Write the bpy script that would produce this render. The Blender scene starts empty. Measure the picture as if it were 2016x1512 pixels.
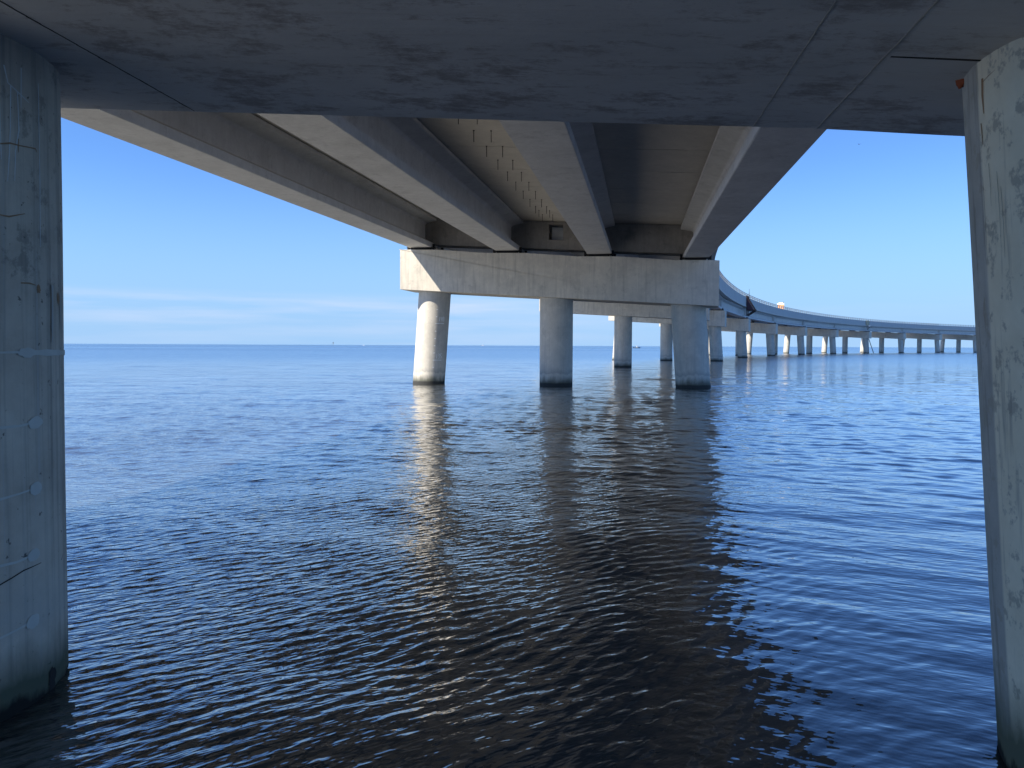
import bpy, bmesh, math, random
import numpy as np
from mathutils import Vector, Matrix
random.seed(7); rng = np.random.default_rng(11)
S = bpy.context.scene
COL = S.collection
# ------------------------------------------------------------------ camera
CAM_H = 1.65255
cam_d = bpy.data.cameras.new('camera'); cam = bpy.data.objects.new('camera', cam_d); COL.objects.link(cam)
cam_d.sensor_width = 36; cam_d.lens = 36 * 1456 / 2016; cam_d.shift_y = -(756 - 723.914) / 2016
cam_d.clip_start = 0.05; cam_d.clip_end = 80000
cam.matrix_world = Matrix.Translation((0, 0, CAM_H)) @ Matrix.Rotation(math.pi / 2 - 0.02988, 4, 'X') @ Matrix.Rotation(0.00431, 4, 'Z')
S.camera = cam
S.render.resolution_x, S.render.resolution_y = 1024, 768
# ------------------------------------------------------------------ light
SUN_EL = math.radians(46.5); SUN_AZ = math.radians(243.6)      # azimuth clockwise from +Y
w = bpy.data.worlds.new('World'); S.world = w; w.use_nodes = True
nt = w.node_tree; nt.nodes.clear()
out = nt.nodes.new('ShaderNodeOutputWorld'); bg = nt.nodes.new('ShaderNodeBackground'); sky = nt.nodes.new('ShaderNodeTexSky')
sky.sky_type = 'NISHITA'; sky.sun_disc = False; sky.sun_elevation = SUN_EL; sky.sun_rotation = SUN_AZ
sky.air_density = 1.0; sky.dust_density = 0.0; sky.ozone_density = 4.0; sky.altitude = 0
SKY_STRENGTH = 0.087
bg.inputs['Strength'].default_value = SKY_STRENGTH
# thin cloud streaks low over the horizon
tc = nt.nodes.new('ShaderNodeTexCoord'); sp = nt.nodes.new('ShaderNodeSeparateXYZ'); nt.links.new(tc.outputs['Generated'], sp.inputs[0])
mp = nt.nodes.new('ShaderNodeMapping'); mp.inputs['Scale'].default_value = (3.0, 3.0, 42.0); nt.links.new(tc.outputs['Generated'], mp.inputs[0])
nz = nt.nodes.new('ShaderNodeTexNoise'); nz.inputs['Scale'].default_value = 1.6; nz.inputs['Detail'].default_value = 5; nt.links.new(mp.outputs[0], nz.inputs[0])
r1 = nt.nodes.new('ShaderNodeValToRGB'); r1.color_ramp.elements[0].position = .36; r1.color_ramp.elements[1].position = .72
nt.links.new(nz.outputs['Fac'], r1.inputs[0])
r2 = nt.nodes.new('ShaderNodeValToRGB'); e = r2.color_ramp.elements       # elevation band
e[0].position = 0.0; e[0].color = (.25, .25, .25, 1); e[1].position = .10; e[1].color = (0, 0, 0, 1)
m_ = e.new(.035); m_.color = (.6, .6, .6, 1); m_ = e.new(.055); m_.color = (.85, .85, .85, 1); m_ = e.new(.068); m_.color = (.0, .0, .0, 1)
nt.links.new(sp.outputs['Z'], r2.inputs[0])
mu = nt.nodes.new('ShaderNodeMath'); mu.operation = 'MULTIPLY'; nt.links.new(r1.outputs[0], mu.inputs[0]); nt.links.new(r2.outputs[0], mu.inputs[1])
mu2 = nt.nodes.new('ShaderNodeMath'); mu2.operation = 'MULTIPLY'; nt.links.new(mu.outputs[0], mu2.inputs[0]); mu2.inputs[1].default_value = 1.0
lm = nt.nodes.new('ShaderNodeMapRange'); lm.inputs['From Min'].default_value = -.05; lm.inputs['From Max'].default_value = .35; lm.inputs['To Min'].default_value = .75; lm.inputs['To Max'].default_value = .1
nt.links.new(sp.outputs['X'], lm.inputs['Value']); nt.links.new(lm.outputs[0], mu2.inputs[1])
# the clear-air sky is tuned a little bluer than the model's pale horizon
tint = nt.nodes.new('ShaderNodeMix'); tint.data_type = 'RGBA'; tint.blend_type = 'MULTIPLY'; tint.inputs['Factor'].default_value = 1.0
nt.links.new(sky.outputs[0], tint.inputs[6]); tint.inputs[7].default_value = (.56, .79, 1.13, 1)
mx = nt.nodes.new('ShaderNodeMix'); mx.data_type = 'RGBA'; nt.links.new(mu2.outputs[0], mx.inputs['Factor'])
# marine air: a blue veil low over the horizon
hz = nt.nodes.new('ShaderNodeMapRange'); hz.inputs['From Min'].default_value = 0.0; hz.inputs['From Max'].default_value = .24; hz.inputs['To Min'].default_value = .92; hz.inputs['To Max'].default_value = 0
hz.interpolation_type = 'SMOOTHSTEP'; nt.links.new(sp.outputs['Z'], hz.inputs['Value'])
veil = nt.nodes.new('ShaderNodeMix'); veil.data_type = 'RGBA'; nt.links.new(hz.outputs[0], veil.inputs['Factor']); nt.links.new(tint.outputs[2], veil.inputs[6]); veil.inputs[7].default_value = (2.15, 3.6, 5.7, 1)
nt.links.new(veil.outputs[2], mx.inputs[6]); mx.inputs[7].default_value = (4.4, 4.9, 6.1, 1)
nt.links.new(mx.outputs[2], bg.inputs['Color']); nt.links.new(bg.outputs[0], out.inputs[0])
sd = bpy.data.lights.new('sun', 'SUN'); sd.energy = 5.0; sd.angle = math.radians(.53); sd.color = (1, .92, .79)
sun = bpy.data.objects.new('sun', sd); COL.objects.link(sun)
SV = Vector((math.sin(SUN_AZ) * math.cos(SUN_EL), math.cos(SUN_AZ) * math.cos(SUN_EL), math.sin(SUN_EL)))
sun.rotation_euler = SV.to_track_quat('Z', 'Y').to_euler(); sun.location = (-30, -20, 40)
S.view_settings.view_transform = 'Standard'; S.view_settings.look = 'None'; S.view_settings.exposure = 0.95; S.view_settings.gamma = 1
S.render.engine = 'CYCLES'
S.cycles.max_bounces = 8; S.cycles.diffuse_bounces = 4; S.cycles.glossy_bounces = 4
S.cycles.caustics_reflective = True; S.cycles.sample_clamp_indirect = 4.0; S.cycles.blur_glossy = 0.3

# ------------------------------------------------------------------ materials
class N:
    """small node helper"""
    def __init__(s, name, rough=.85, spec=.3):
        s.m = bpy.data.materials.new(name); s.m.use_nodes = True; s.t = s.m.node_tree; s.b = s.t.nodes['Principled BSDF']
        s.b.inputs['Roughness'].default_value = rough; s.b.inputs['Specular IOR Level'].default_value = spec
        s.geo = s.t.nodes.new('ShaderNodeNewGeometry'); s.pos = s.geo.outputs['Position']
    def n(s, k, **kw):
        o = s.t.nodes.new('ShaderNode' + k)
        for a, b in kw.items(): setattr(o, a, b)
        return o
    def l(s, a, b): s.t.links.new(a, b)
    def noise(s, scale, detail=4, rough=.55, stretch=(1, 1, 1), off=(0, 0, 0), src=None):
        mp = s.n('Mapping'); mp.inputs['Scale'].default_value = stretch; mp.inputs['Location'].default_value = off; s.l(src or s.pos, mp.inputs[0])
        z = s.n('TexNoise'); z.inputs['Scale'].default_value = scale; z.inputs['Detail'].default_value = detail; z.inputs['Roughness'].default_value = rough
        s.l(mp.outputs[0], z.inputs[0]); return z.outputs['Fac']
    def ramp(s, f, stops):
        r = s.n('ValToRGB'); e = r.color_ramp.elements
        while len(e) < len(stops): e.new(.5)
        for i, (p, c) in enumerate(stops):
            e[i].position = p; e[i].color = (c, c, c, 1) if not isinstance(c, tuple) else (*c, 1)
        s.l(f, r.inputs[0]); return r.outputs[0]
    def mix(s, f, a, b, mode='MIX'):
        x = s.n('Mix', data_type='RGBA', blend_type=mode)
        for sock, v in ((x.inputs['Factor'], f), (x.inputs[6], a), (x.inputs[7], b)):
            if isinstance(v, (int, float)): sock.default_value = v
            elif isinstance(v, tuple): sock.default_value = (*v, 1)
            else: s.l(v, sock)
        return x.outputs[2]
    def math(s, op, a, b=0., c=None):
        x = s.n('Math', operation=op)
        for i, v in enumerate((a, b) if c is None else (a, b, c)):
            if isinstance(v, (int, float)): x.inputs[i].default_value = v
            else: s.l(v, x.inputs[i])
        return x.outputs[0]
    def xyz(s, src=None):
        o = s.n('SeparateXYZ'); s.l(src or s.pos, o.inputs[0]); return o.outputs
    def bump(s, h, dist=.01, strength=.6):
        b = s.n('Bump'); b.inputs['Distance'].default_value = dist; b.inputs['Strength'].default_value = strength; s.l(h, b.inputs['Height'])
        s.l(b.outputs[0], s.b.inputs['Normal']); return b
    def col(s, c):
        if isinstance(c, tuple): s.b.inputs['Base Color'].default_value = (*c, 1)
        else: s.l(c, s.b.inputs['Base Color'])

def plain(name, c, rough=.6, metal=0., spec=.5, var=.12):
    k = N(name, rough, spec); k.b.inputs['Metallic'].default_value = metal
    f = k.noise(9, 4); k.col(k.mix(f, tuple(x * (1 - var) for x in c), tuple(min(1, x * (1 + var)) for x in c))); return k.m

def concrete(name, base, dark, streak=.35, tide=False, blotch=.3, board=None, scale=1.0, bumpd=.004):
    k = N(name, .9, .25)
    f = k.noise(1.3 * scale, 8, .65)
    c = k.mix(k.ramp(f, [(.30, 0.), (.68, 1.)]), dark, base)
    # cloudy lighter laitance
    f2 = k.noise(4.5 * scale, 6, .7, off=(3, 7, 1))
    c = k.mix(k.ramp(f2, [(.48, 0.), (.75, .35)]), c, tuple(min(1, x * 1.28) for x in base))
    if streak:
        s_ = k.noise(1.0, 5, .6, stretch=(9, 9, .55))
        c = k.mix(k.math('MULTIPLY', k.ramp(s_, [(.50, 0.), (.72, 1.)]), streak), c, tuple(x * .48 for x in dark))
        s2 = k.noise(1.0, 3, .5, stretch=(17, 17, .4), off=(9, 2, 4))
        c = k.mix(k.math('MULTIPLY', k.ramp(s2, [(.60, 0.), (.72, 1.)]), streak * .7), c, tuple(min(1, x * 1.35) for x in base))
    if blotch:
        b_ = k.noise(2.2, 10, .78, off=(1, 5, 8))
        c = k.mix(k.math('MULTIPLY', k.ramp(b_, [(.56, 0.), (.63, 1.)]), blotch), c, tuple(x * .5 for x in dark))
        pk = k.noise(34, 3, .6); c = k.mix(k.ramp(pk, [(.66, 0.), (.72, .6)]), c, tuple(x * .35 for x in dark))
    if tide:
        z = k.xyz()[2]; j = k.noise(2.4, 6, .7, stretch=(1, 1, .35))
        zz = k.math('ADD', z, k.math('MULTIPLY', k.math('SUBTRACT', j, .5), -.55))
        c = k.mix(k.ramp(zz, [(.16, 1.), (.42, 0.)]), c, (.125, .13, .10))         # weed film
        c = k.mix(k.ramp(zz, [(.48, 0.), (.52, .4), (.72, 0.)]), c, (.20, .20, .20))
        zw = k.math('ADD', z, k.math('MULTIPLY', k.math('SUBTRACT', j, .5), -.12))
        c = k.mix(k.ramp(zw, [(.10, 1.), (.16, 0.)]), c, (.012, .013, .012))         # wet black waterline
    fine = k.noise(60, 4, .6); c = k.mix(.10, c, k.mix(fine, (.1, .1, .1), (.75, .74, .7)))
    k.col(c)
    h = k.noise(22, 6, .7); k.bump(h, bumpd, .7)
    return k.m

M = {}
M['pile'] = concrete('pile_concrete', (.68, .63, .54), (.50, .47, .41), .28, True, .22)
M['cap'] = concrete('cap_concrete', (.75, .69, .58), (.57, .53, .455), .38, False, .30)
M['girder'] = concrete('girder_concrete', (.73, .72, .70), (.60, .59, .57), .15, False, .28)
M['deck'] = concrete('deck_concrete', (.64, .59, .52), (.54, .50, .44), 0, False, .15)
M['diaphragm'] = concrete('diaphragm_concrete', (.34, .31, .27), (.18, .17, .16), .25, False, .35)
M['barrier'] = concrete('barrier_concrete', (.60, .58, .55), (.50, .49, .47), .3, False, .1)
M['grout'] = plain('grout', (.50, .51, .47), .85, var=.2)
M['pale_drip'] = plain('lime_drip', (.60, .64, .64), .85, var=.2)
M['orange_stain'] = plain('orange_stain', (.30, .19, .11), .9, var=.3)
M['rust'] = plain('rust', (.23, .06, .025), .9, var=.5)
M['paint'] = plain('white_marking', (.88, .88, .86), .8)
M['rubber'] = plain('black_rubber', (.015, .015, .017), .7)
M['steel'] = plain('galvanised_rail', (.20, .22, .25), .45, .6)
M['darksteel'] = plain('dark_rusty_steel', (.045, .03, .028), .7, .3)
M['rod'] = plain('hanger_rod_steel', (.035, .03, .028), .7, .2)
M['net'] = plain('debris_net', (.10, .05, .055), .9)
M['seam'] = plain('seam_fin', (.40, .40, .38), .9)
M['crack'] = plain('dark_seam', (.02, .02, .02), .95)
M['orange'] = plain('orange_plastic', (.78, .42, .20), .5)
M['white'] = plain('white_plastic', (.80, .80, .78), .4)
M['hull'] = plain('boat_hull', (.10, .14, .18), .4)
M['glass'] = plain('dark_glass', (.02, .03, .04), .1)
M['ply'] = plain('pale_plywood', (.50, .44, .30), .8)
M['wood'] = plain('weathered_timber', (.16, .14, .12), .8)
M['bird'] = plain('dark_feathers', (.04, .04, .045), .7)

# near-right pile: cream laitance skin flaking over grey concrete
k = N('flaked_pile_concrete', .9, .25)
grey = k.mix(k.ramp(k.noise(3.5, 8, .7), [(.3, 0.), (.7, 1.)]), (.36, .345, .31), (.50, .48, .43))
cream = k.mix(k.ramp(k.noise(5, 8, .7, off=(4, 4, 4)), [(.3, 0.), (.7, 1.)]), (.68, .61, .46), (.80, .73, .57))
fl = k.noise(5.5, 9, .62, stretch=(1, 1, .6), off=(2, 0, 3)); big = k.noise(1.3, 3, .5, stretch=(1, 1, .8), off=(5, 1, 2))
sx = k.xyz(k.geo.outputs['Normal'])
side = k.math('MULTIPLY', k.math('SUBTRACT', .19, sx[1]), 9.0)                      # the skin starts ~15 deg round from the flank
edge_ = k.math('ADD', k.math('ADD', k.math('MULTIPLY', k.math('SUBTRACT', fl, .5), 2.6), k.math('MULTIPLY', k.math('SUBTRACT', big, .5), 3.0)), .95)
msk = k.n('Clamp'); k.l(k.math('MULTIPLY', k.math('MINIMUM', side, edge_), 5.0), msk.inputs[0])
c = k.mix(msk.outputs[0], grey, cream)
spots = k.noise(11, 7, .68, stretch=(1, 1, .8), off=(7, 7, 0)); c = k.mix(k.ramp(spots, [(.545, 0.), (.60, .75)]), c, (.36, .335, .28))
rs = k.noise(2.6, 6, .7, stretch=(2, 2, .5), off=(0, 3, 9)); c = k.mix(k.ramp(rs, [(.66, 0.), (.76, .7)]), c, (.22, .12, .09))
st = k.noise(1, 4, .6, stretch=(24, 24, .35)); c = k.mix(k.ramp(st, [(.56, 0.), (.68, .45)]), c, (.17, .17, .165))
z = k.xyz()[2]; j = k.noise(2.4, 6, .7, stretch=(1, 1, .35)); zz = k.math('ADD', z, k.math('MULTIPLY', k.math('SUBTRACT', j, .5), -.5))
c = k.mix(k.ramp(zz, [(.15, 1.), (.42, 0.)]), c, (.12, .13, .09))
c = k.mix(k.ramp(zz, [(.03, 1.), (.07, 0.)]), c, (.015, .015, .014))
k.col(c); k.bump(k.mix(.5, k.noise(25, 6, .7), msk.outputs[0]), .004, .8); M['flaked'] = k.m

# near-left pile: blue-grey smooth concrete with vertical runs
k = N('runny_pile_concrete', .85, .3)
c = k.mix(k.ramp(k.noise(1.8, 8, .7), [(.3, 0.), (.7, 1.)]), (.40, .35, .285), (.62, .565, .47))
st = k.noise(1, 5, .6, stretch=(15, 15, .35)); c = k.mix(k.ramp(st, [(.5, 0.), (.7, .6)]), c, (.13, .135, .135))
s2 = k.noise(1, 4, .6, stretch=(26, 26, .3), off=(3, 3, 3)); c = k.mix(k.ramp(s2, [(.6, 0.), (.7, .5)]), c, (.40, .42, .42))
z = k.xyz()[2]
up = k.math('MULTIPLY', k.ramp(k.noise(3.2, 9, .75, off=(8, 1, 1)), [(.53, 0.), (.58, 1.)]), k.ramp(k.math('MULTIPLY', z, .33), [(.5, .0), (.62, .42)]))
c = k.mix(up, c, (.10, .10, .095))
spk = k.noise(24, 4, .6); c = k.mix(k.ramp(spk, [(.66, 0.), (.71, .8)]), c, (.06, .06, .06))
j = k.noise(2.0, 6, .7, stretch=(1, 1, .35)); zz = k.math('ADD', z, k.math('MULTIPLY', k.math('SUBTRACT', j, .5), -.3))
c = k.mix(k.ramp(zz, [(.22, 0.), (.40, .45), (.65, 0.)]), c, (.40, .40, .37))
c = k.mix(k.ramp(zz, [(.10, 1.), (.30, 0.)]), c, (.085, .10, .07))
c = k.mix(k.ramp(zz, [(.01, 1.), (.05, 0.)]), c, (.012, .013, .012))
k.col(c); k.bump(k.noise(22, 6, .7), .004, .7); M['runny'] = k.m

# near cap soffit (dark, oil-stained forms, faint along-grain board marks)
k = N('stained_soffit_concrete', .85, .3)
ca, sa = math.cos(.13), math.sin(.13)
mpn = k.n('Mapping'); mpn.inputs['Rotation'].default_value = (0, 0, .13); k.l(k.pos, mpn.inputs[0]); rp = mpn.outputs[0]
c = k.mix(k.ramp(k.noise(1.5, 7, .65, stretch=(.6, 1.2, 1), src=rp), [(.3, 0.), (.7, 1.)]), (.55, .58, .60), (.72, .75, .77))
bl = k.noise(1.7, 12, .8, stretch=(.9, 1.5, 1), off=(2, 2, 2), src=rp); c = k.mix(k.ramp(bl, [(.51, 0.), (.60, .85)]), c, (.32, .31, .32))
b2 = k.noise(5, 10, .8, stretch=(.7, 2.0, 1), off=(5, 2, 2), src=rp); c = k.mix(k.ramp(b2, [(.55, 0.), (.64, .6)]), c, (.30, .29, .295))
gr = k.noise(7, 5, .7, stretch=(.12, 4.5, 1), src=rp); c = k.mix(k.ramp(gr, [(.52, 0.), (.7, .35)]), c, (.62, .62, .60))
k.col(c); k.bump(k.mix(.5, gr, k.noise(14, 8, .75, src=rp)), .005, .8); M['soffit'] = k.m

# water: fresh-air surface over silty brown-green body (the body colour is its diffuse part)
k = N('sea_water', .045, .5); k.b.inputs['IOR'].default_value = 1.5
k.col(k.mix(k.noise(.05, 4), (.072, .066, .050), (.086, .078, .058)))
def rip(ang, sx_, sy_, det, off):            # noise stretched along wave crests that run at ang to the X axis
    mp = k.n('Mapping'); mp.vector_type = 'TEXTURE'; mp.inputs['Rotation'].default_value = (0, 0, ang); k.l(k.pos, mp.inputs[0])
    return k.noise(1.0, det, .5, stretch=(sx_, sy_, 1), off=off, src=mp.outputs[0])
p3 = k.xyz(); rel = k.math('SUBTRACT', p3[0], k.math('MULTIPLY', p3[1], .18))
lf = k.ramp(k.math('MULTIPLY_ADD', rel, -.25, .5), [(.1, 0.), (.9, 1.)])            # lee side and windward side of the bridge line
h1a = rip(math.radians(33), 6.5, 18, 2, (0, 0, 0)); h1b = rip(math.radians(-24), 4.0, 13, 2, (5, 3, 0)); h1c = rip(.05, 5.0, 14.0, 2, (2, 8, 0))
h2 = rip(.1, 1.3, 3.6, 3, (4, 4, 0)); h3 = rip(0, .16, .5, 3, (9, 1, 0))
d1 = k.n('VectorMath', operation='LENGTH'); k.l(k.pos, d1.inputs[0])
op = k.n('MapRange'); op.interpolation_type = 'SMOOTHSTEP'; op.inputs['From Min'].default_value = 6; op.inputs['From Max'].default_value = 40; k.l(d1.outputs['Value'], op.inputs['Value'])
gust = k.ramp(k.noise(.33, 3, .5, stretch=(1, .6, 1), off=(3, 0, 1)), [(.3, .45), (.7, 1.)])
hh = k.math('MULTIPLY', k.math('MULTIPLY', h1a, lf), .020)
hh = k.math('ADD', hh, k.math('MULTIPLY', k.math('MULTIPLY', h1b, k.math('SUBTRACT', 1.0, lf)), .010))
hh = k.math('ADD', hh, k.math('MULTIPLY', h1c, .004)); hh = k.math('MULTIPLY', hh, gust)
hh = k.math('ADD', hh, k.math('ADD', k.math('MULTIPLY', h2, k.math('MULTIPLY_ADD', op.outputs[0], .030, .006)), k.math('MULTIPLY', h3, k.math('MULTIPLY_ADD', op.outputs[0], .10, .02))))
h4 = rip(-.15, 1.7, 1.1, 2, (1, 6, 0)); hh = k.math('ADD', hh, k.math('MULTIPLY', h4, k.math('MULTIPLY', op.outputs[0], .05)))
# open water beyond the bridge's lee is wind-ruffled: its finest ripples are carried as roughness
d2 = k.n('VectorMath', operation='LENGTH'); k.l(k.pos, d2.inputs[0])
rg = k.n('MapRange'); rg.interpolation_type = 'SMOOTHSTEP'; rg.inputs['From Min'].default_value = 8; rg.inputs['From Max'].default_value = 110; rg.inputs['To Min'].default_value = .008; rg.inputs['To Max'].default_value = .21
k.l(d2.outputs['Value'], rg.inputs['Value'])
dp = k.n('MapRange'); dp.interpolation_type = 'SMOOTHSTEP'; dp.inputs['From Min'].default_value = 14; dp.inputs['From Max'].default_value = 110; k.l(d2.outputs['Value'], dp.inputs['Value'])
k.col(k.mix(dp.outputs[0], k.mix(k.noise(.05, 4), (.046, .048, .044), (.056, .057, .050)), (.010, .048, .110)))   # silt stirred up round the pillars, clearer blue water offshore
fm = k.n('MapRange'); fm.inputs['From Min'].default_value = 60; fm.inputs['From Max'].default_value = 500; k.l(d2.outputs['Value'], fm.inputs['Value'])
streak = k.ramp(k.noise(1.0, 4, .6, stretch=(.0016, .009, 1), off=(3, 5, 0)), [(.38, 0.), (.60, 1.)])
k.l(k.math('ADD', rg.outputs[0], k.math('MULTIPLY', k.math('MULTIPLY', streak, fm.outputs[0]), .11)), k.b.inputs['Roughness'])
WB = k.bump(hh, 1.0, 1.0)
k.b.inputs['Coat Weight'].default_value = 1; k.b.inputs['Coat IOR'].default_value = 1.5; k.l(WB.outputs[0], k.b.inputs['Coat Normal'])
k.l(k.b.inputs['Roughness'].links[0].from_socket, k.b.inputs['Coat Roughness']); M['water'] = k.m

# ------------------------------------------------------------------ mesh helpers
class MB:
    def __init__(s): s.v = []; s.f = []
    def add(s, vs, fs):
        o = len(s.v); s.v += [tuple(x) for x in vs]; s.f += [tuple(i + o for i in f) for f in fs]; return s
    def hexa(s, p):      # p: 8 points, bottom 4 ccw, top 4 ccw
        return s.add(p, [(3, 2, 1, 0), (4, 5, 6, 7), (0, 1, 5, 4), (1, 2, 6, 5), (2, 3, 7, 6), (3, 0, 4, 7)])
    def box(s, a, b):
        (x0, y0, z0), (x1, y1, z1) = a, b
        return s.hexa([(x0, y0, z0), (x1, y0, z0), (x1, y1, z0), (x0, y1, z0), (x0, y0, z1), (x1, y0, z1), (x1, y1, z1), (x0, y1, z1)])
    def prism(s, rings, closed=True, caps=True):
        n = len(rings[0]); o = len(s.v)
        for r in rings: s.v += [tuple(x) for x in r]
        for i in range(len(rings) - 1):
            for j in range(n if closed else n - 1):
                q = (j + 1) % n; s.f.append((o + i * n + j, o + i * n + q, o + (i + 1) * n + q, o + (i + 1) * n + j))
        if caps: s.f.append(tuple(o + j for j in range(n))[::-1]); s.f.append(tuple(o + (len(rings) - 1) * n + j for j in range(n)))
        return s
    def tube(s, a, b, r, seg=8, r2=None):
        a, b = Vector(a), Vector(b); d = (b - a).normalized(); x = d.orthogonal().normalized(); y = d.cross(x); r2 = r if r2 is None else r2
        return s.prism([[a + (x * math.cos(t) + y * math.sin(t)) * r for t in [2 * math.pi * i / seg for i in range(seg)]],
                        [b + (x * math.cos(t) + y * math.sin(t)) * r2 for t in [2 * math.pi * i / seg for i in range(seg)]]])
    def build(s, name, mat, parent=None, smooth=False, bevel=0, origin=None):
        me = bpy.data.meshes.new(name); vs = s.v
        if origin is not None: vs = [(x - origin[0], y - origin[1], z - origin[2]) for x, y, z in vs]
        me.from_pydata(vs, [], s.f); me.materials.append(mat)
        bm = bmesh.new(); bm.from_mesh(me); bmesh.ops.recalc_face_normals(bm, faces=bm.faces)
        if bevel: bmesh.ops.bevel(bm, geom=[e for e in bm.edges if len(e.link_faces) == 2 and e.calc_face_angle(0) > .5], offset=bevel, segments=2, affect='EDGES', clamp_overlap=True)
        bm.to_mesh(me); bm.free()
        if smooth:
            me.polygons.foreach_set('use_smooth', [True] * len(me.polygons)); me.set_sharp_from_angle(angle=.6)
        o = bpy.data.objects.new(name, me); COL.objects.link(o)
        if origin is not None: o.location = origin
        if parent is not None: o.parent = parent; o.matrix_parent_inverse = parent.matrix_world.inverted() if False else Matrix.Translation(-Vector(parent.location))
        return o
def thing(name, label, cat, loc=(0, 0, 0), group=None):
    o = bpy.data.objects.new(name, None); COL.objects.link(o); o.location = loc; o.empty_display_size = .3
    o['label'] = label; o['category'] = cat
    if group: o['group'] = group
    return o

# ------------------------------------------------------------------ bridge layout (plan: circular arc curving right)
L, DTH, TH0 = 27.73395, .0773, .17065; P1 = np.array([-2.87516, 3.42401])
RAD = L / 2 / math.sin(DTH / 2); t1 = TH0 - DTH / 2
CC = P1 + RAD * np.array([math.cos(t1), -math.sin(t1)])
def heading(s): return t1 + DTH * (s - 1)                 # s = bent number, may be fractional
def arc(s, u=0.):                                         # centre line point shifted u metres to the right
    t = heading(s); return CC + (RAD - u) * np.array([-math.cos(t), math.sin(t)])
def frame(s): t = heading(s); return np.array([math.sin(t), math.cos(t)]), np.array([math.cos(t), -math.sin(t)])
TOPZ = {0: 4.36, 1: 4.84, 2: 5.31, 3: 5.68, 4: 5.92, 5: 5.98, 6: 6.02, 7: 6.06, 8: 6.08, 9: 6.08, 10: 6.09, 11: 6.10, 12: 6.10, 13: 6.10}
BOTZ = {0: 2.55, 1: 3.03, 2: 3.60, 3: 3.98, 4: 4.21, 5: 4.24, 6: 4.27, 7: 4.34, 8: 4.36, 9: 4.35, 10: 4.38, 11: 4.38, 12: 4.38, 13: 4.38}
SLB = {0: .062, 1: .062}; NB = 12
def topz(s): i = min(int(math.floor(s)), 12); f = s - i; return TOPZ[i] * (1 - f) + TOPZ[i + 1] * f
GU = [-5.68, -1.96, 1.80, 5.57]; SLOPE = .058; GH = 1.25
SP, BAT, RP = 5.30793, .07075, .686
def gz(s, u): return topz(s) + .125 - SLOPE * u           # girder underside
def dz(s, u): return gz(s, u) + GH + .05                  # deck underside (haunch above the girder)
def P3(s, u, z, v=0.):
    T, U = frame(s); c = arc(s, u) + T * v; return (c[0], c[1], z)

WHERE = {1: 'directly above the camera, its dark soffit filling the top of the photo and its two pillars framing both sides',
         2: 'large lone cap on three pillars in the middle, its left pillar brightly sunlit',
         3: 'second one beyond, its cap peeking out below the large middle cap',
         4: 'third row behind the large middle cap, cap end just right of its right pillar',
         5: 'cap end right under the black hanging work platform',
         6: 'first one past the hanging work platform towards the right',
         7: 'between the orange toilet and the platform, second past the platform',
         8: 'third past the hanging work platform', 9: 'with a pale pole leaning against its right pillar',
         10: 'fifth past the platform, just right of the leaning pole', 11: 'second from last before the right pillar, one leg sunlit behind',
         12: 'farthest one, partly hidden behind the near right pillar'}
LBL = {1: 'dark stained pier overhead whose two pillars frame the photo left and right',
       2: 'large pale pier in the middle with depth marks on its sunlit left pillar',
       3: 'grey pier directly behind the large middle pier, cap peeking out below it',
       4: 'grey pier third in the row, cap end just right of the large middle pier',
       5: 'grey pier standing under the dark hanging work platform',
       6: 'grey pier next to the right of the one under the hanging platform',
       7: 'grey pier second to the right of the one under the hanging platform',
       8: 'small grey pier just left of the one with a pole leaning on it',
       9: 'small grey pier with a thin pole leaning against its right pillar',
       10: 'small grey pier next to the right of the one with the leaning pole',
       11: 'small distant pier, second last before the near right pillar',
       12: 'farthest visible pier, cut off by the near right pillar'}
def pile_center(i, kk, z):
    T, U = frame(i); c = arc(i) + U * kk * (SP + BAT * (3.4 - z)); return c
def make_pile(i, kk, root, mat, seg, rings, bump=0.):
    zt = BOTZ[i] - SLB.get(i, .061) * kk * SP + .12
    m = MB(); rr = []
    for q in range(rings):
        z = -3.0 + (zt + 3.0) * q / (rings - 1); c = pile_center(i, kk, z); ring = []
        for a in range(seg):
            t = 2 * math.pi * a / seg; r = RP
            if bump: r += bump * (math.sin(3.1 * z + 2 * t) * .4 + math.sin(7 * t + z) * .3) - (.004 if (a % (seg // 2)) == 3 else 0)
            ring.append((c[0] + r * math.cos(t), c[1] + r * math.sin(t), z))
        rr.append(ring)
    m.prism(rr); c = pile_center(i, kk, 0)
    return m.build('pile', mat, root, True, origin=(c[0], c[1], 0))
def belly(u): return .022 * math.sin(math.pi * (u - 4.35) / 2.1) if 4.35 < u < 6.45 else 0.     # the end form sagged a little
def cap_profile(i):
    """(u, z) outline of the cap elevation: level-ish seats under the girders, ramps between"""
    B = BOTZ[i]; sl = SLB.get(i, .061); pts = [(-6.5, B + sl * 6.5)]
    n = 60 if i == 1 else 13
    for q in range(1, n): u = -6.5 + 12.95 * q / n; pts.append((u, B - sl * u - (belly(u) if i == 1 else 0)))
    pts.append((6.45, B - sl * 6.45))
    top = [(6.45, TOPZ[i] - SLOPE * 6.45 + .02)]
    for g in reversed(GU):
        zc = TOPZ[i] - SLOPE * g
        for du in (.85, -.85):
            u = min(g + du, 6.2); top.append((u, zc - .022 * (u - g)))
    top.append((-6.5, TOPZ[i] + SLOPE * 6.5 - .02 if False else TOPZ[i] - SLOPE * GU[0] + .03))
    return pts + top
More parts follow.
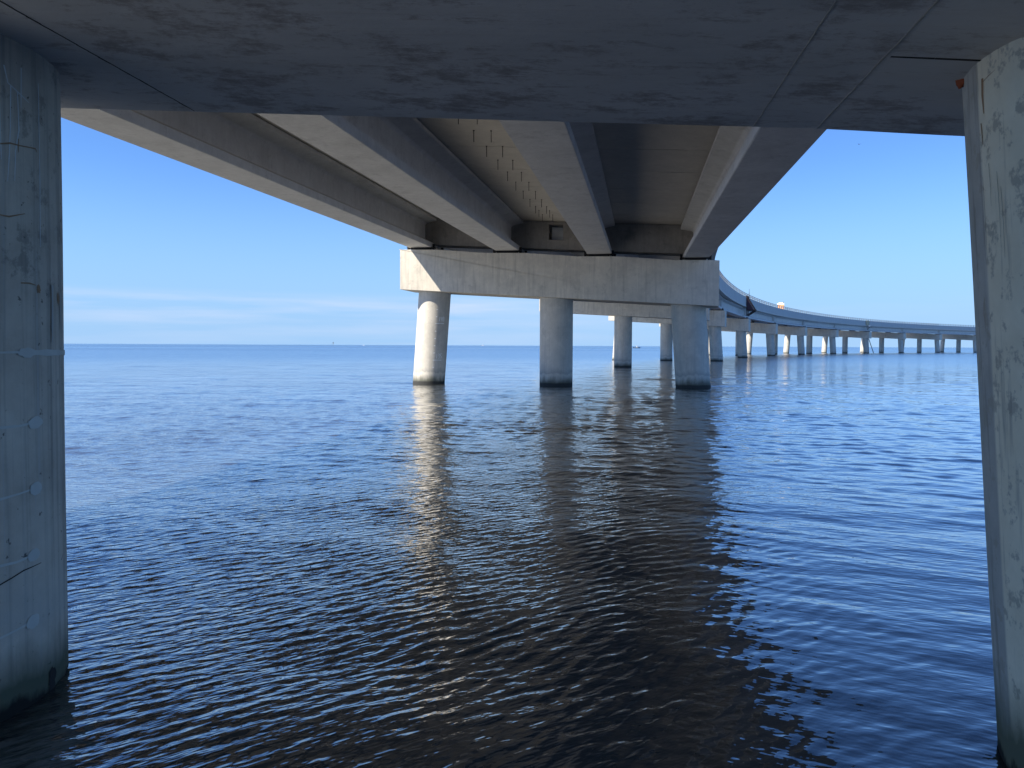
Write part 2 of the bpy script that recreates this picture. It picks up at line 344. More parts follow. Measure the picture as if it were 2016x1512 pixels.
def strip_on_pile(m, i, kk, pts, w, off=.0035):
    """ribbon of width w following (theta_deg, z) points round a pile; theta 0 faces -Y, 90 faces +X"""
    sub = []
    for a, b in zip(pts[:-1], pts[1:]):
        n = max(1, int(abs(b[0] - a[0]) / 4) + int(abs(b[1] - a[1]) / .05))
        for q in range(n): f = q / n; sub.append((a[0] + (b[0] - a[0]) * f, a[1] + (b[1] - a[1]) * f, w * (.75 + .5 * random.random())))
    sub.append((*pts[-1], w * .5)); L_, R_ = [], []
    for q, (t, z, ww) in enumerate(sub):
        a, b = sub[max(0, q - 1)], sub[min(len(sub) - 1, q + 1)]
        ds = math.radians(b[0] - a[0]) * RP; dzz = b[1] - a[1]; ln = math.hypot(ds, dzz) or 1
        nx, nz_ = -dzz / ln * ww / 2, ds / ln * ww / 2
        for lst, sg in ((L_, 1), (R_, -1)):
            z2 = z + sg * nz_; t2 = math.radians(t) + sg * nx / RP; c = pile_center(i, kk, z2)
            lst.append((c[0] + (RP + off) * math.sin(t2), c[1] - (RP + off) * math.cos(t2), z2))
    o = len(m.v); n = len(L_); m.v += L_ + R_
    for q in range(n - 1): m.f.append((o + q, o + q + 1, o + n + q + 1, o + n + q))
def blob_on_pile(m, i, kk, t0, z0, rx, rz, off=.004, n=20, jag=.25):
    base = [(0, 0)] + [(math.cos(2 * math.pi * q / n), math.sin(2 * math.pi * q / n)) for q in range(n)]
    o = len(m.v)
    for q, (a, b) in enumerate(base):
        j = 1 + (random.random() - .5) * jag; z = z0 + b * rz * j; t = math.radians(t0) + a * rx * j / RP; c = pile_center(i, kk, z)
        m.v.append((c[0] + (RP + off) * math.sin(t), c[1] - (RP + off) * math.cos(t), z))
    for q in range(n): m.f.append((o, o + 1 + q, o + 1 + (q + 1) % n))

for i in range(1, NB + 1):
    T, U = frame(i); c0 = arc(i)
    root = thing('bridge_pier', LBL[i], 'bridge pier', (c0[0], c0[1], 0), 'piers carrying the curving bridge')
    prof = cap_profile(i); m = MB()
    m.prism([[P3(i, u, z, v) for u, z in prof] for v in (-.95, .95)])
    capo = m.build('pier_cap', M['soffit'] if i == 1 else M['cap'], root, bevel=.02 if i < 4 else 0)
    seg, rings = (96, 60) if i == 1 else (48, 12) if i < 4 else (32, 6)
    for kk in (-1, 0, 1):
        mat = M['pile']
        if i == 1: mat = {0: M['runny'], 1: M['flaked'], -1: M['pile']}[kk]
        po = make_pile(i, kk, root, mat, seg, rings, .003 if i == 1 else .0)
        if i == 2 and kk == -1: marked = po
        if i == 1 and kk == 0: nearL = po
        if i == 1 and kk == 1: nearR = po
    # bearings: black elastomer strip, sole plate and anchor nuts, one before and one behind the bent line per girder
    for g in GU:
        for sv in (-1, 1):
            m = MB(); z0 = TOPZ[i] - SLOPE * g - .03; zb = gz(i, g) + .004
            def bx(u0, u1, v0, v1, za, zc): m.hexa([P3(i, u0, za, v0), P3(i, u1, za, v0), P3(i, u1, za, v1), P3(i, u0, za, v1), P3(i, u0, zc, v0), P3(i, u1, zc, v0), P3(i, u1, zc, v1), P3(i, u0, zc, v1)])
            v0, v1 = sorted((sv * .78, sv * .42))
            bx(g - .40, g + .40, v0, v1, z0, zb - .03); bx(g - .58, g + .58, v0 - .02, v1 + .02, zb - .035, zb)
            for sg in (-1, 1): bx(g + sg * .55 - .045, g + sg * .55 + .045, v0 + .1, v0 + .2, z0, zb + .13)
            m.build('bearing', M['rubber'], root)

# form seams and stains on the near cap soffit
def sofz(u): return BOTZ[1] - .062 * u - belly(u)
near = [o for o in COL.objects if o.name == 'bridge_pier'][0]
def soffit_strip(name, a, b, wid, mat, dep, parent=near, gap=.0, jit=.006):
    m = MB(); n = 26
    for q in range(n):
        if gap and random.random() < gap: continue
        f0, f1 = q / n, (q + 1) / n
        pa = [a[0] + (b[0] - a[0]) * f0 + (random.random() - .5) * jit, a[1] + (b[1] - a[1]) * f0]; pb = [a[0] + (b[0] - a[0]) * f1, a[1] + (b[1] - a[1]) * f1]
        dx, dy = b[0] - a[0], b[1] - a[1]; ln = math.hypot(dx, dy); nx, ny = -dy / ln * wid / 2 * (.6 + .8 * random.random()), dx / ln * wid / 2
        c_ = [(pa[0] + nx, pa[1] + ny), (pa[0] - nx, pa[1] - ny), (pb[0] - nx, pb[1] - ny), (pb[0] + nx, pb[1] + ny)]
        m.hexa([P3(1, u, sofz(u) - dep, v) for u, v in c_] + [P3(1, u, sofz(u) + .01, v) for u, v in c_])
    return m.build(name, mat, parent)
cp = [o for o in near.children if o.name.startswith('pier_cap')][0]
soffit_strip('form_seam', (4.33, -.92), (4.33, .93), .006, M['seam'], .003, cp)
soffit_strip('form_seam', (4.02, -.92), (4.02, .93), .004, M['seam'], .002, cp)
soffit_strip('form_seam', (.96, -.92), (.96, .93), .005, M['crack'], .002, cp)
soffit_strip('form_seam', (4.35, .0), (6.4, .0), .012, M['crack'], .002, cp)

# marks on the near left pillar (> pile)
rt = near
def sub(m, name, mat, parent): return m.build(name, mat, parent, origin=None)
def under(parent_pile):      # parts of a pile are parented to the pile, whose origin is its waterline centre inside the pier
    return parent_pile
def fix_parent(o, parent):
    o.parent = parent; wl = Vector(parent.parent.location) + Vector(parent.location) - Vector(parent.parent.location)
    o.matrix_parent_inverse = Matrix.Identity(4); return o
def mark(m, name, mat, pile_obj):
    loc = pile_obj.location.copy()
    o = m.build(name, mat, None, origin=tuple(loc)); o.location = (0, 0, 0); o.parent = pile_obj; return o
for (t, z, rx, rz, tail) in [(87, 1.29, .046, .028, (71.4, 1.286)), (86.8, .987, .040, .030, (71, .974)), (85.1, .684, .038, .028, (70.6, .683)), (84.1, .38, .040, .032, (70.2, .367))]:
    m = MB(); blob_on_pile(m, 1, 0, t, z, rx, rz, jag=.18); strip_on_pile(m, 1, 0, [(t - 2, z), (t - 8, z - .006), tail, (tail[0] - 12, tail[1])], .010, .003); mark(m, 'grout_patch', M['grout'], nearL)
m = MB(); blob_on_pile(m, 1, 0, 83.3, 1.612, .055, .022); strip_on_pile(m, 1, 0, [(60, 1.61), (78, 1.614), (86, 1.612)], .009); strip_on_pile(m, 1, 0, [(84, 1.612), (95, 1.61), (122, 1.607), (140, 1.606)], .026, .003); mark(m, 'grout_patch', M['grout'], nearL)
for pl in ([(60, 2.21), (76, 2.208), (83, 2.235)], [(80.7, 1.923), (85, 1.926), (88, 1.92)], [(73, 2.515), (77, 2.53), (81, 2.532), (89, 2.544), (90, 2.53)], [(80.5, 2.56), (80.5, 2.50)]):
    m = MB(); strip_on_pile(m, 1, 0, pl, .006, .0042); mark(m, 'orange_stain', M['orange_stain'], nearL)
for a_ in ((90, 1.905, .016, .02), (106, 1.87, .015, .03)): m = MB(); blob_on_pile(m, 1, 0, *a_, .002, jag=.5); mark(m, 'orange_stain', M['orange_stain'], nearL)
for pl in ([(77.6, 2.78), (77.2, 2.6), (76.4, 2.45), (75.7, 2.36)], [(80.5, 2.77), (80.9, 2.6), (79.2, 2.5), (78.7, 2.37)], [(75, 2.86), (76.5, 2.79), (83, 2.755), (86, 2.74)], [(91.4, 2.85), (91.6, 2.4), (91.2, 2.1)], [(82.4, 2.88), (82.0, 2.70)], [(73, 2.7), (73.4, 2.45)]):
    m = MB(); strip_on_pile(m, 1, 0, pl, .006, .003); mark(m, 'lime_drip', M['pale_drip'], nearL)
for pl, w_ in (([(99.9, 1.93), (99.6, 1.8), (99.1, 1.66)], .018), ([(109, 1.9), (109, 1.72)], .012)): m = MB(); strip_on_pile(m, 1, 0, pl, w_, .003); mark(m, 'pale_scar', M['seam'], nearL)
m = MB(); strip_on_pile(m, 1, 0, [(70, .60), (80, .63), (89, .634)], .005); mark(m, 'scratch', M['crack'], nearL)
# spalled hole near the waterline
m = MB(); blob_on_pile(m, 1, 0, 95, -.01 + .06, .035, .05, .004, jag=.7); mark(m, 'spall_hole', M['crack'], nearL)
# rust and foam on the near right pillar
def lump(c, r, mat, name, pile_obj, squash=(1, 1, 1)):
    bm = bmesh.new(); bmesh.ops.create_icosphere(bm, subdivisions=3, radius=r)
    for v in bm.verts:
        n = v.co.normalized(); k_ = 1 + .22 * math.sin(5 * n.x + 3 * n.z) * math.cos(4 * n.y + 2 * n.x) + .1 * math.sin(13 * n.z + 7 * n.y)
        v.co = Vector((v.co.x * k_ * squash[0], v.co.y * k_ * squash[1], v.co.z * k_ * squash[2]))
    me = bpy.data.meshes.new(name); bm.to_mesh(me); bm.free(); me.materials.append(mat); me.polygons.foreach_set('use_smooth', [True] * len(me.polygons))
    o = bpy.data.objects.new(name, me); COL.objects.link(o); o.parent = pile_obj; o.location = Vector(c) - pile_obj.location; return o
for (t, z, r, sq) in [(-115, 2.735, .024, (.8, .8, 1.5)), (-108, 2.762, .017, (1.2, 1, .9)), (-101.5, 2.775, .013, (1.3, 1, .8))]:
    a = math.radians(t); c = pile_center(1, 1, z); lump((c[0] + (RP + .006) * math.sin(a), c[1] - (RP + .006) * math.cos(a), z), r, M['rust'], 'rusty_foam', nearR, sq)
for pl, w_ in (([(-96.8, 2.66), (-97.3, 2.6), (-97, 2.53)], .02), ([(-97, 2.645), (-93, 2.655), (-90, 2.662)], .004), ([(-99, 2.5), (-98.6, 2.42)], .01)): m = MB(); strip_on_pile(m, 1, 1, pl, w_ * .6, .002); mark(m, 'rust_stain', M['orange_stain'], nearR)
for t, z0, z1 in [(-91.5, 2.30, 2.02), (-90, 2.24, 1.98), (-95.5, 2.34, 2.18), (-99.5, 2.3, 2.0)]: m = MB(); strip_on_pile(m, 1, 1, [(t, z0), (t + .3, (z0 + z1) / 2), (t + .2, z1)], .0016, .003); mark(m, 'crack_line', M['crack'], nearR)

# depth marks 140 / 135 with foot ticks on the sunlit pillar of the middle pier
GLYPH = {'1': [[(0.5, 0), (.5, 1)]], '4': [[(.75, 0), (.75, 1)], [(.1, 1), (.1, .45), (.95, .45)]], '0': [[(.15, .1), (.15, .9), (.5, 1), (.85, .9), (.85, .1), (.5, 0), (.15, .1)]],
         '3': [[(.1, 1), (.85, .95), (.4, .55), (.85, .35), (.7, .02), (.1, 0)]], '5': [[(.9, 1), (.15, 1), (.15, .55), (.8, .5), (.85, .1), (.1, 0)]]}
mt = [('140', 25.5, 2.665), ('135', 25, 1.10)]
for txt, t0, z0 in mt:
    m = MB()
    for q, ch in enumerate(txt):
        for st_ in GLYPH[ch]:
            strip_on_pile(m, 2, -1, [(t0 + q * 8.2 + x * 6.6, z0 + y * .19) for x, y in st_], .030, .004)
    zl = {'140': 2.572, '135': 1.025}[txt]; strip_on_pile(m, 2, -1, [(15, zl), (32, zl), (50, zl)], .030, .004)
    mark(m, 'depth_number', M['paint'], marked)
for kz in range(-1, 8):
    z = 1.025 + kz * .305 if True else 0
    if kz in (0, 5): continue
    m = MB(); blob_on_pile(m, 2, -1, 18, z, .035, .024, .004, 8, .3); mark(m, 'foot_tick', M['paint'], marked)

# ------------------------------------------------------------------ spans
GP = [(-.485, 0), (.485, 0), (.485, .20), (.10, .40), (.10, 1.00), (.16, 1.06), (.60, 1.15), (.60, GH), (-.60, GH), (-.60, 1.15), (-.16, 1.06), (-.10, 1.00), (-.10, .40), (-.485, .20)]
SPL = {0: 'bridge span right overhead, behind the camera and above the near pier', 1: 'nearest bridge span ahead, four long girders running overhead to the middle pier',
       2: 'bridge span just beyond the large middle pier', 3: 'third bridge span, its outer girder first seen right of the middle pier',
       4: 'bridge span ending at the dark hanging work platform', 5: 'bridge span just right of the hanging work platform',
       6: 'bridge span left of the middle of the far curve, beyond the orange toilet', 7: 'bridge span left of the one ending at the leaning pole',
       8: 'bridge span ending at the pier with the leaning pole', 9: 'bridge span starting at the pier with the leaning pole',
       10: 'bridge span second right of the leaning pole', 11: 'farthest bridge span, cut off by the near right pillar'}
post_mesh = None
for i in range(0, NB):
    a0 = np.array(arc(i)); b0 = np.array(arc(i + 1)); ctr = (a0 + b0) / 2
    root = thing('bridge_span', SPL[i], 'bridge span', (ctr[0], ctr[1], 0), 'spans of the curving bridge')
    ch = (b0 - a0) / np.linalg.norm(b0 - a0); nr = np.array([ch[1], -ch[0]]); LN = np.linalg.norm(b0 - a0)
    s0, s1 = i + .012 / LN, i + 1 - .012 / LN
    def girpt(s, u): return np.array(P3(s, u, 0))[:2]
    for g in GU:
        A, B = girpt(i, g), girpt(i + 1, g); d = (B - A) / np.linalg.norm(B - A); n_ = np.array([d[1], -d[0]])
        A2, B2 = A + d * .10, B - d * .10; rings = []
        for c, s in ((A2, i), (B2, i + 1)):
            zb = gz(s, g); rings.append([(c[0] + n_[0] * x, c[1] + n_[1] * x, zb + z - 0.0) for x, z in GP])
        # intermediate rings so the flanges stay true
        m = MB(); m.prism(rings); m.build('girder', M['girder'], root, bevel=.012 if i < 2 else 0)
        m = MB(); rr = []
        for q in range(2):
            c = (A2, B2)[q]; s = (i, i + 1)[q]; zb = gz(s, g) + GH - .004
            rr.append([(c[0] + n_[0] * x, c[1] + n_[1] * x, zb + z) for x, z in ((-.52, 0), (.52, 0), (.52, .064), (-.52, .064))])
        m.prism(rr); m.build('haunch', M['deck'], root)
    # end diaphragms between girders
    for end, sv in ((i, 1), (i + 1, -1)):
        bays = list(zip(GU[:-1], GU[1:]))
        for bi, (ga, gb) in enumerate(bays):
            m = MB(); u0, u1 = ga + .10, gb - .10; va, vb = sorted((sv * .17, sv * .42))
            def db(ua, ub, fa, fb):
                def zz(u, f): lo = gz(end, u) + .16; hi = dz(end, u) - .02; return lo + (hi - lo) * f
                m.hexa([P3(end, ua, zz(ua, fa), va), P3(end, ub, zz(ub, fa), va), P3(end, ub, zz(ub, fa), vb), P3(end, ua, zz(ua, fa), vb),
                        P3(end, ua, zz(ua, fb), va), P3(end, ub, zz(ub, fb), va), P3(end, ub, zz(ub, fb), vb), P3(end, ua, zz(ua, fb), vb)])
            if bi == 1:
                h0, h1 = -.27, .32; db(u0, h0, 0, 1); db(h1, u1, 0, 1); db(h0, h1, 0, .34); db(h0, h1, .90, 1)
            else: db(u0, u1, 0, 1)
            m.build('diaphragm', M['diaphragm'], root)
        for g, sg in ((GU[0], -1), (GU[3], 1)):
            m = MB(); ua, ub = sorted((g + sg * .09, g + sg * .46)); va, vb = sorted((sv * .13, sv * .5))
            lo = gz(end, g) + .01; hi = gz(end, g) + GH - .02
            m.hexa([P3(end, ua, lo, va), P3(end, ub, lo, va), P3(end, ub, lo, vb), P3(end, ua, lo, vb), P3(end, ua, hi, va), P3(end, ub, hi, va), P3(end, ub, hi, vb), P3(end, ua, hi, vb)])
            m.build('end_block', M['girder'], root)
    # deck panels (form the soffit between girders)
    npn = 11 if i < 4 else 6
    for ga, gb in zip(GU[:-1], GU[1:]):
        m = MB()
        for q in range(npn):
            f0 = .0045 + .991 * q / npn; f1 = .0045 + .991 * (q + 1) / npn - .0013
            def gp(f, u): return girpt(i, u) * (1 - f) + girpt(i + 1, u) * f
            dzj = random.uniform(-.002, .002)
            def zz(f, u): return dz(i, u) * (1 - f) + dz(i + 1, u) * f
            pts = []
            for zo in (.004 + dzj, .085):
                for f, u in ((f0, ga + .50), (f0, gb - .50), (f1, gb - .50), (f1, ga + .50)): c = gp(f, u); pts.append((c[0], c[1], zz(f, u) + zo))
            m.hexa(pts)
        m.build('deck_panel', M['deck'], root)
    # slab and barriers follow the arc
    ns = 14
    def sweep(prof, name, mat, bev=0, e0=0., e1=0., par=None, smooth=False):
        m = MB(); rings = []
        for q in range(ns + 1):
            s = s0 + e0 + (s1 - e1 - s0 - e0) * q / ns
            rings.append([P3(s, u, dz(s, u if abs(u) < 6.76 else u) + z) for u, z in prof])
        m.prism(rings); return m.build(name, mat, par or root, smooth)
    sweep([(-6.82, .04), (-6.2, .06), (-3, .088), (0, .088), (3, .088), (6.2, .06), (6.82, .04), (6.77, .30), (0, .30), (-6.77, .30)], 'deck_slab', M['deck'])
    for sg in (-1, 1):
        br = sweep([(sg * 6.735, .304), (sg * 6.40, .304), (sg * 6.55, .50), (sg * 6.58, 1.42), (sg * 6.735, 1.42)], 'barrier', M['barrier'])
        for q in range(0): pass
        # rail with posts
        m = MB()
        for zr, r_ in ((1.66, .035), (1.88, .042)):
            rings = []
            for q in range(ns + 1):
                s = s0 + (s1 - s0) * q / ns; c = P3(s, sg * 6.68, dz(s, sg * 6.68) + zr); T, U = frame(s)
                rings.append([(c[0] + U[0] * r_ * math.cos(a), c[1] + U[1] * r_ * math.cos(a), c[2] + r_ * math.sin(a)) for a in [2 * math.pi * w_ / 6 for w_ in range(6)]])
            m.prism(rings)
        rail = m.build('guard_rail', M['steel'], root)
        if i >= 2 and sg == 1:
            if post_mesh is None:
                mm = MB(); mm.hexa([(-.06, -.08, 0), (.06, -.08, 0), (.06, .08, 0), (-.06, .08, 0), (-.03, -.07, .47), (.05, -.07, .47), (.05, .07, .47), (-.03, .07, .47)])
                mm.box((-.09, -.09, 0), (.09, .09, .02)); tmp = mm.build('rail_post', M['steel'], None); post_mesh = tmp.data; bpy.data.objects.remove(tmp)
            for q in range(15):
                s = s0 + (s1 - s0) * (q + .5) / 15; c = P3(s, 6.68, dz(s, 6.68) + 1.42)
                o = bpy.data.objects.new('rail_post', post_mesh); COL.objects.link(o); o.parent = rail
                o.location = Vector(c); o.rotation_euler = (0, 0, -heading(s))
                o.matrix_parent_inverse = Matrix.Translation(-Vector(root.location)) if False else Matrix.Identity(4)
    if i == 1:   # threaded hanger rods in the second bay
        T0 = ch; chU = nr
        for v in [10.7, 12.15, 13.61, 15.03, 16.5, 17.96, 19.38, 20.82, 22.31, 23.72, 24.6, 25.6]:
            for u in (-.33, .07):
                f = v / LN; c = a0 + ch * v + chU * u; zt = dz(i, u) * (1 - f) + dz(i + 1, u) * f + .01
                m = MB(); m.tube((c[0], c[1], zt), (c[0] + .004, c[1], zt - .27), .009, 6); m.tube((c[0], c[1], zt - .001), (c[0], c[1], zt - .02), .022, 6); m.build('hanger_rod', M['rod'], root)
# guard rail meshes keep world coordinates through matrix_parent_inverse; give the posts the same frame
for o in list(COL.objects):
    if o.name.startswith('rail_post'): pass

# ------------------------------------------------------------------ things on and by the bridge
# portable toilet on the deck
px, py = 50.0, 138.0
zt = dz(6.29, 5.6) + .31
tl = thing('portable_toilet', 'orange portable toilet with white roof standing on the far bridge deck', 'portable toilet', (px, py, zt))
tl.rotation_euler = (0, 0, -.35)
def local(m, name, mat, root, bev=0, smooth=False):
    o = m.build(name, mat, None, smooth, bev); o.parent = root; return o
m = MB(); m.box((-.58, -.58, .12), (.58, .58, 2.02)); 
for q in range(5): m.box((-.5 + q * .22, -.60, .2), (-.44 + q * .22, -.58, 1.95)); m.box((.58, -.5 + q * .22, .2), (.60, -.44 + q * .22, 1.95))
local(m, 'cabin', M['orange'], tl, .02)
m = MB(); m.box((-.36, -.63, .16), (.36, -.602, 1.92)); local(m, 'door', M['orange'], tl)
m = MB(); m.prism([[(-.64, -.64, 2.02), (.64, -.64, 2.02), (.64, .64, 2.02), (-.64, .64, 2.02)], [(-.60, -.60, 2.2), (.60, -.60, 2.2), (.60, .60, 2.2), (-.60, .60, 2.2)], [(-.35, -.35, 2.40), (.35, -.35, 2.40), (.35, .35, 2.40), (-.35, .35, 2.40)]]); local(m, 'roof', M['white'], tl, .03)
m = MB(); m.box((-.62, -.62, 0), (.62, .62, .12)); m.tube((.45, .45, 2.1), (.45, .45, 2.6), .05); local(m, 'skid_base', M['rubber'], tl)
# hanging work platform
sp_ = 4.80
c = P3(sp_, 6.78, dz(sp_, 6.78)); T, U = frame(sp_)
wp = thing('work_platform', 'dark steel work platform with net hanging outside the bridge barrier', 'work platform', c); wp.rotation_euler = (0, 0, -heading(sp_))
m = MB(); m.box((0, -1.1, -.42), (1.12, 1.1, -.34)); local(m, 'floor', M['darksteel'], wp)
for yv in (-1.05, 0, 1.05):
    m = MB(); m.tube((.04, yv, -1.15), (.04, yv, 1.6), .045); m.tube((.08, yv, 1.32), (1.08, yv, -.36), .035); m.tube((.04, yv, -1.12), (1.1, yv, -.40), .05); m.tube((1.08, yv, -.4), (1.08, yv, -.28), .04); m.tube((-.4, yv, 1.46), (.2, yv, 1.46), .04)
    local(m, 'bracket', M['darksteel'], wp)
m = MB(); m.hexa([(.06, -1.08, -.34), (1.0, -1.08, -.34), (1.0, -1.06, -.34), (.06, -1.06, -.34), (.06, -1.08, 1.22), (.10, -1.08, 1.22), (.10, -1.06, 1.22), (.06, -1.06, 1.22)]); local(m, 'safety_net', M['net'], wp)
m = MB(); m.tube((.3, -.6, -.34), (.3, -.6, 2.0), .035); m.tube((.3, -.6, 1.9), (.32, -.6, 2.5), .02); local(m, 'mast', M['darksteel'], wp)
# pale plywood form and bucket at the barrier joint
c = P3(8.86, 6.79, dz(8.86, 6.79)); fm = thing('barrier_form', 'pale plywood form with white bucket hung on the far barrier', 'formwork', c); fm.rotation_euler = (0, 0, -heading(8.86))
m = MB(); m.box((0, -1.2, .3), (.10, 1.2, 1.5)); m.box((.1, -1.1, .35), (.18, -1.0, 1.45)); m.box((.1, 1.0, .35), (.18, 1.1, 1.45)); local(m, 'form_board', M['ply'], fm)
m = MB(); m.box((0, -1.0, -.25), (.75, 1.6, -.16)); m.tube((.02, 0, -.9), (.7, 0, -.2), .05); local(m, 'bracket', M['darksteel'], fm)
m = MB(); m.tube((.45, .5, -.16), (.45, .5, .22), .16, 14, .19); m.tube((.45, -.2, -.16), (.45, -.2, .15), .16, 14, .19); local(m, 'bucket', M['white'], fm)
# leaning pole
c0 = pile_center(9, 1, 3.6); d0 = np.array(arc(9)); T, U = frame(9); q0 = c0 + U * .75; q1 = pile_center(9, 1, 0) + U * 2.0
m = MB(); m.tube((q0[0], q0[1], 3.9), (q1[0], q1[1], -.6), .09, 10); po = m.build('leaning_pole', M['wood'], None, origin=(q1[0], q1[1], 0)); po['label'] = 'long thin pole leaning from the water against a distant pillar'; po['category'] = 'pole'
# boats
def boat(loc, rot, Ls, label, kind):
    b = thing('motor_boat', label, 'boat', loc, 'boats far out on the water'); b.rotation_euler = (0, 0, rot); h = Ls / 5
    m = MB(); rings = []
    for f, wd, dp, up in ((-.5, .9, .28, .55), (-.2, 1.0, .35, .55), (.15, .95, .35, .62), (.4, .5, .2, .75), (.5, .04, .0, .85)):
        rings.append([(f * Ls, -wd * h, up * h), (f * Ls, -wd * h * .8, -dp * h * .4), (f * Ls, 0, -dp * h), (f * Ls, wd * h * .8, -dp * h * .4), (f * Ls, wd * h, up * h)])
    m.prism(rings); local(m, 'hull', M['hull'] if kind else M['white'], b)
    m = MB(); m.box((-.08 * Ls, -.5 * h, .5 * h), (.14 * Ls, .5 * h, 1.35 * h)); local(m, 'console', M['white'], b, .05)
    m = MB(); m.box((-.2 * Ls, -.75 * h, 1.95 * h), (.18 * Ls, .75 * h, 2.05 * h)); local(m, 'canopy', M['white'], b)
    for x in (-.18, .16):
        for y in (-.6, .6): m = MB(); m.tube((x * Ls, y * h, .5 * h), (x * Ls, y * h, 1.97 * h), .05); local(m, 'canopy_post', M['darksteel'], b)
    m = MB(); m.box((-.56 * Ls, -.2 * h, -.1 * h), (-.49 * Ls, .2 * h, 1.0 * h)); local(m, 'outboard_motor', M['rubber'], b)
    if not kind: m = MB(); m.tube((0, 0, 2 * h), (0, 0, 4 * h), .06); local(m, 'mast', M['darksteel'], b)
    return b
boat((100.6, 596.3, 0), .15, 5.6, 'small dark-hulled open motor boat with canopy, between the far pillars', 1)
boat((-94.8, 2400, 0), .1, 12.5, 'tiny pale boat on the horizon right of the sunlit pillar', 0)
boat((-481, 2400, 0), 2.9, 7.0, 'tiniest boat speck on the horizon, left of the sunlit pillar', 0)
# channel marker
cm = thing('channel_marker', 'thin channel marker post standing on the horizon at the left', 'channel marker', (-314.5, 1300.7, 0))
m = MB(); m.tube((0, 0, -3), (0, 0, 5.4), .28, 10, .2); local(m, 'pile', M['wood'], cm)
m = MB(); m.prism([[(-.9, -.06, 4.3), (.9, -.06, 4.3), (.9, -.06, 6.0), (-.9, -.06, 6.0)], [(-.9, -.0, 4.3), (.9, 0, 4.3), (.9, 0, 6.0), (-.9, 0, 6.0)]]); local(m, 'day_board', M['darksteel'], cm)
# bird
bd = thing('bird', 'tiny dark seabird flying high right of the overhead girders', 'bird', (93.69, 201.7, 56.5))
bm_ = MB(); bm_.prism([[(x, .35 - .0 + y_, z) for x, z in ((-r, 0), (0, -r), (r, 0), (0, r))] for y_, r in ((-.55, .01), (-.4, .05), (-.2, .07), (.05, .04), (.2, .015))])
bm_.prism([[(0, .1, .03), (0, .28, .03), (0, .28, .05), (0, .1, .05)], [(.25, .12, .13), (.25, .26, .13), (.25, .26, .14), (.25, .12, .14)], [(.5, .02, .08), (.5, .06, .08), (.5, .06, .085), (.5, .02, .085)]])
bm_.prism([[(0, .1, .03), (0, .28, .03), (0, .28, .05), (0, .1, .05)], [(-.25, .12, .13), (-.25, .26, .13), (-.25, .26, .14), (-.25, .12, .14)], [(-.5, .02, .08), (-.5, .06, .08), (-.5, .06, .085), (-.5, .02, .085)]])
local(bm_, 'bird_body', M['bird'], bd)

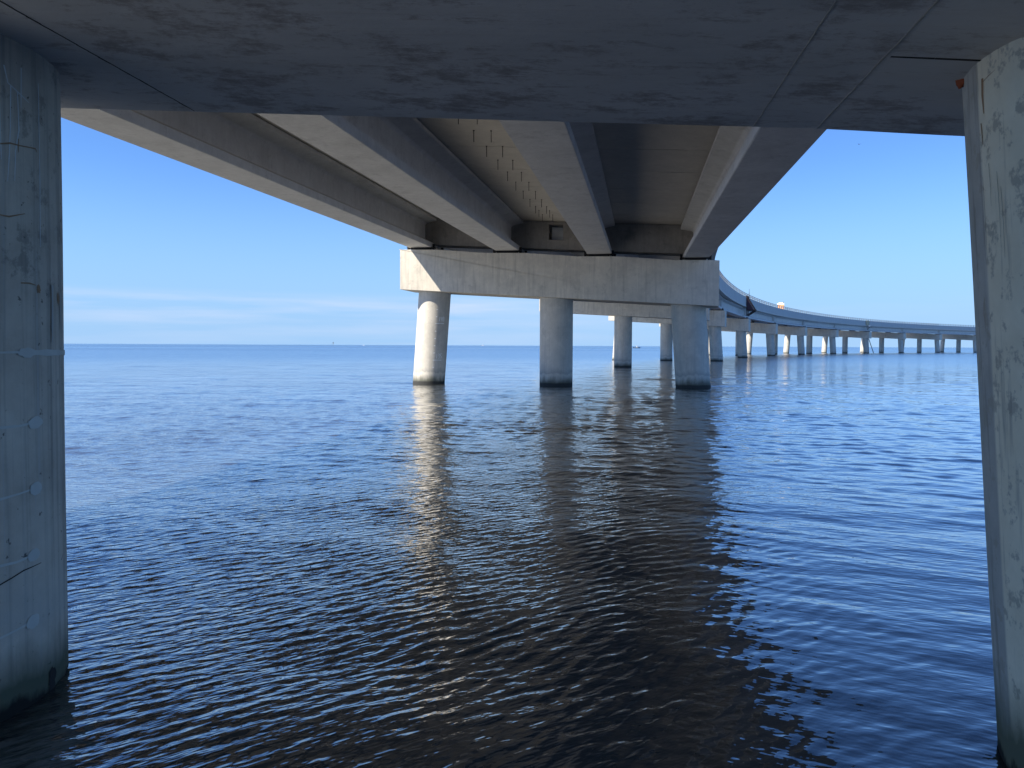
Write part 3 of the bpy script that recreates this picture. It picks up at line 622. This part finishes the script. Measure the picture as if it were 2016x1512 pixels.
# ------------------------------------------------------------------ water
def build_water():
    r = [.35]
    while r[-1] < 70: r.append(r[-1] * (1.0048 if r[-1] < 5 else 1.0031 if r[-1] < 42 else 1.008) if r[-1] > 1.4 else r[-1] * 1.02)
    while r[-1] < 45000: r.append(r[-1] * 1.06)
    r = np.array(r)
    fa = np.concatenate([np.arange(-math.radians(60), -math.radians(38), .006), np.arange(-math.radians(38), math.radians(38), .0030), np.arange(math.radians(38), math.radians(60), .006)]); ba = np.linspace(math.radians(60), math.radians(300), 110, endpoint=False)
    a = np.concatenate([fa, ba]); nr, na = len(r), len(a)
    X = r[:, None] * np.sin(a)[None]; Y = r[:, None] * np.cos(a)[None]
    Rr = np.broadcast_to(r[:, None], X.shape)
    Z = np.zeros_like(X)
    back = np.broadcast_to((np.abs(((a + math.pi) % (2 * math.pi)) - math.pi) > math.radians(59)).astype(float)[None], X.shape)
    cell = Rr * (.0038 + back * .035)
    def sm(x, lo, hi): t = np.clip((x - lo) / (hi - lo), 0, 1); return t * t * (3 - 2 * t)
    # slow patches of rougher and calmer water
    def patch(seed, lam):
        g = np.random.default_rng(seed); o = np.zeros_like(X)
        for _ in range(7): t = g.uniform(0, 6.28); kk_ = 2 * math.pi / (lam * g.uniform(.7, 1.6)); o += np.sin(kk_ * (X * math.cos(t) + Y * math.sin(t)) + g.uniform(0, 6.28))
        return o / math.sqrt(7)
    left = sm(-(X - .18 * Y), -2.4, .9)                     # left of the bridge line vs right
    def waves(n, l0, l1, rms, ang, spread, amp, seed):
        nonlocal Z
        g = np.random.default_rng(seed)
        for q in range(n):
            lam = l0 * (l1 / l0) ** ((q + g.uniform(0, 1)) / n); th = ang + g.normal(0, spread); kx, ky = math.sin(th), math.cos(th); kk_ = 2 * math.pi / lam
            fade = sm(lam / cell, 2.6, 5.5)
            ph = kk_ * (X * kx + Y * ky) + g.uniform(0, 6.28)
            ph = ph + .9 * WX * min(1, lam / .8)
            Z += (rms * math.sqrt(2 / n) / kk_) * fade * amp * np.sin(ph)
    WX = patch(5, 3.2); PA = np.clip(1 + .45 * patch(6, 2.6), .25, 2.0); PB = np.clip(1 + .45 * patch(8, 4.5), .25, 2)
    ra = math.radians
    waves(40, .07, .16, .100, ra(-36), ra(17), (.15 + .85 * left) * PA, 21)
    waves(26, .08, .22, .024, ra(24), ra(22), (1 - .5 * left) * PB, 22)
    waves(18, .20, .50, .013, ra(-28), ra(22), (.3 + .7 * left) * PB, 23)
    waves(18, .25, .70, .026, ra(28), ra(15), (1.0 - .6 * left) * PA * (1 + .5 * sm(Rr, 7, 30)), 24)
    far = sm(Rr, 7, 30)
    waves(14, .9, 2.4, .015, ra(26), ra(18), 1 + .1 * far, 25)
    waves(10, 3.0, 8.0, .007, ra(5), ra(25), 1 + .2 * far, 26)
    chop = sm(Rr, 5, 15)
    waves(46, .18, .55, .085, ra(-4), ra(34), chop * (.75 + .25 * PB), 27)
    co = np.stack([X, Y, Z], -1).reshape(-1, 3)
    co = np.vstack([co, [[0, 0, 0]]])
    i0 = (np.arange(nr - 1)[:, None] * na + np.arange(na)[None]); j = (np.arange(na) + 1) % na
    i1 = np.arange(nr - 1)[:, None] * na + j[None]
    F = np.stack([i0, i0 + na, i1 + na, i1], -1).reshape(-1, 4)
    tri = np.stack([np.full(na, nr * na), np.arange(na), j], -1)
    me = bpy.data.meshes.new('water'); me.vertices.add(len(co)); me.vertices.foreach_set('co', co.astype(np.float32).ravel())
    nl = F.size + tri.size; me.loops.add(nl); me.loops.foreach_set('vertex_index', np.concatenate([F.ravel(), tri.ravel()]).astype(np.int32))
    me.polygons.add(len(F) + len(tri)); ls = np.concatenate([np.arange(len(F)) * 4, len(F) * 4 + np.arange(len(tri)) * 3]).astype(np.int32)
    me.polygons.foreach_set('loop_start', ls); me.polygons.foreach_set('use_smooth', np.ones(len(ls), bool))
    me.update(calc_edges=True); me.validate()
    me.materials.append(M['water']); o = bpy.data.objects.new('water', me); COL.objects.link(o); o['kind'] = 'structure'
    if me.polygons[0].normal.z < 0: me.flip_normals()
build_water()
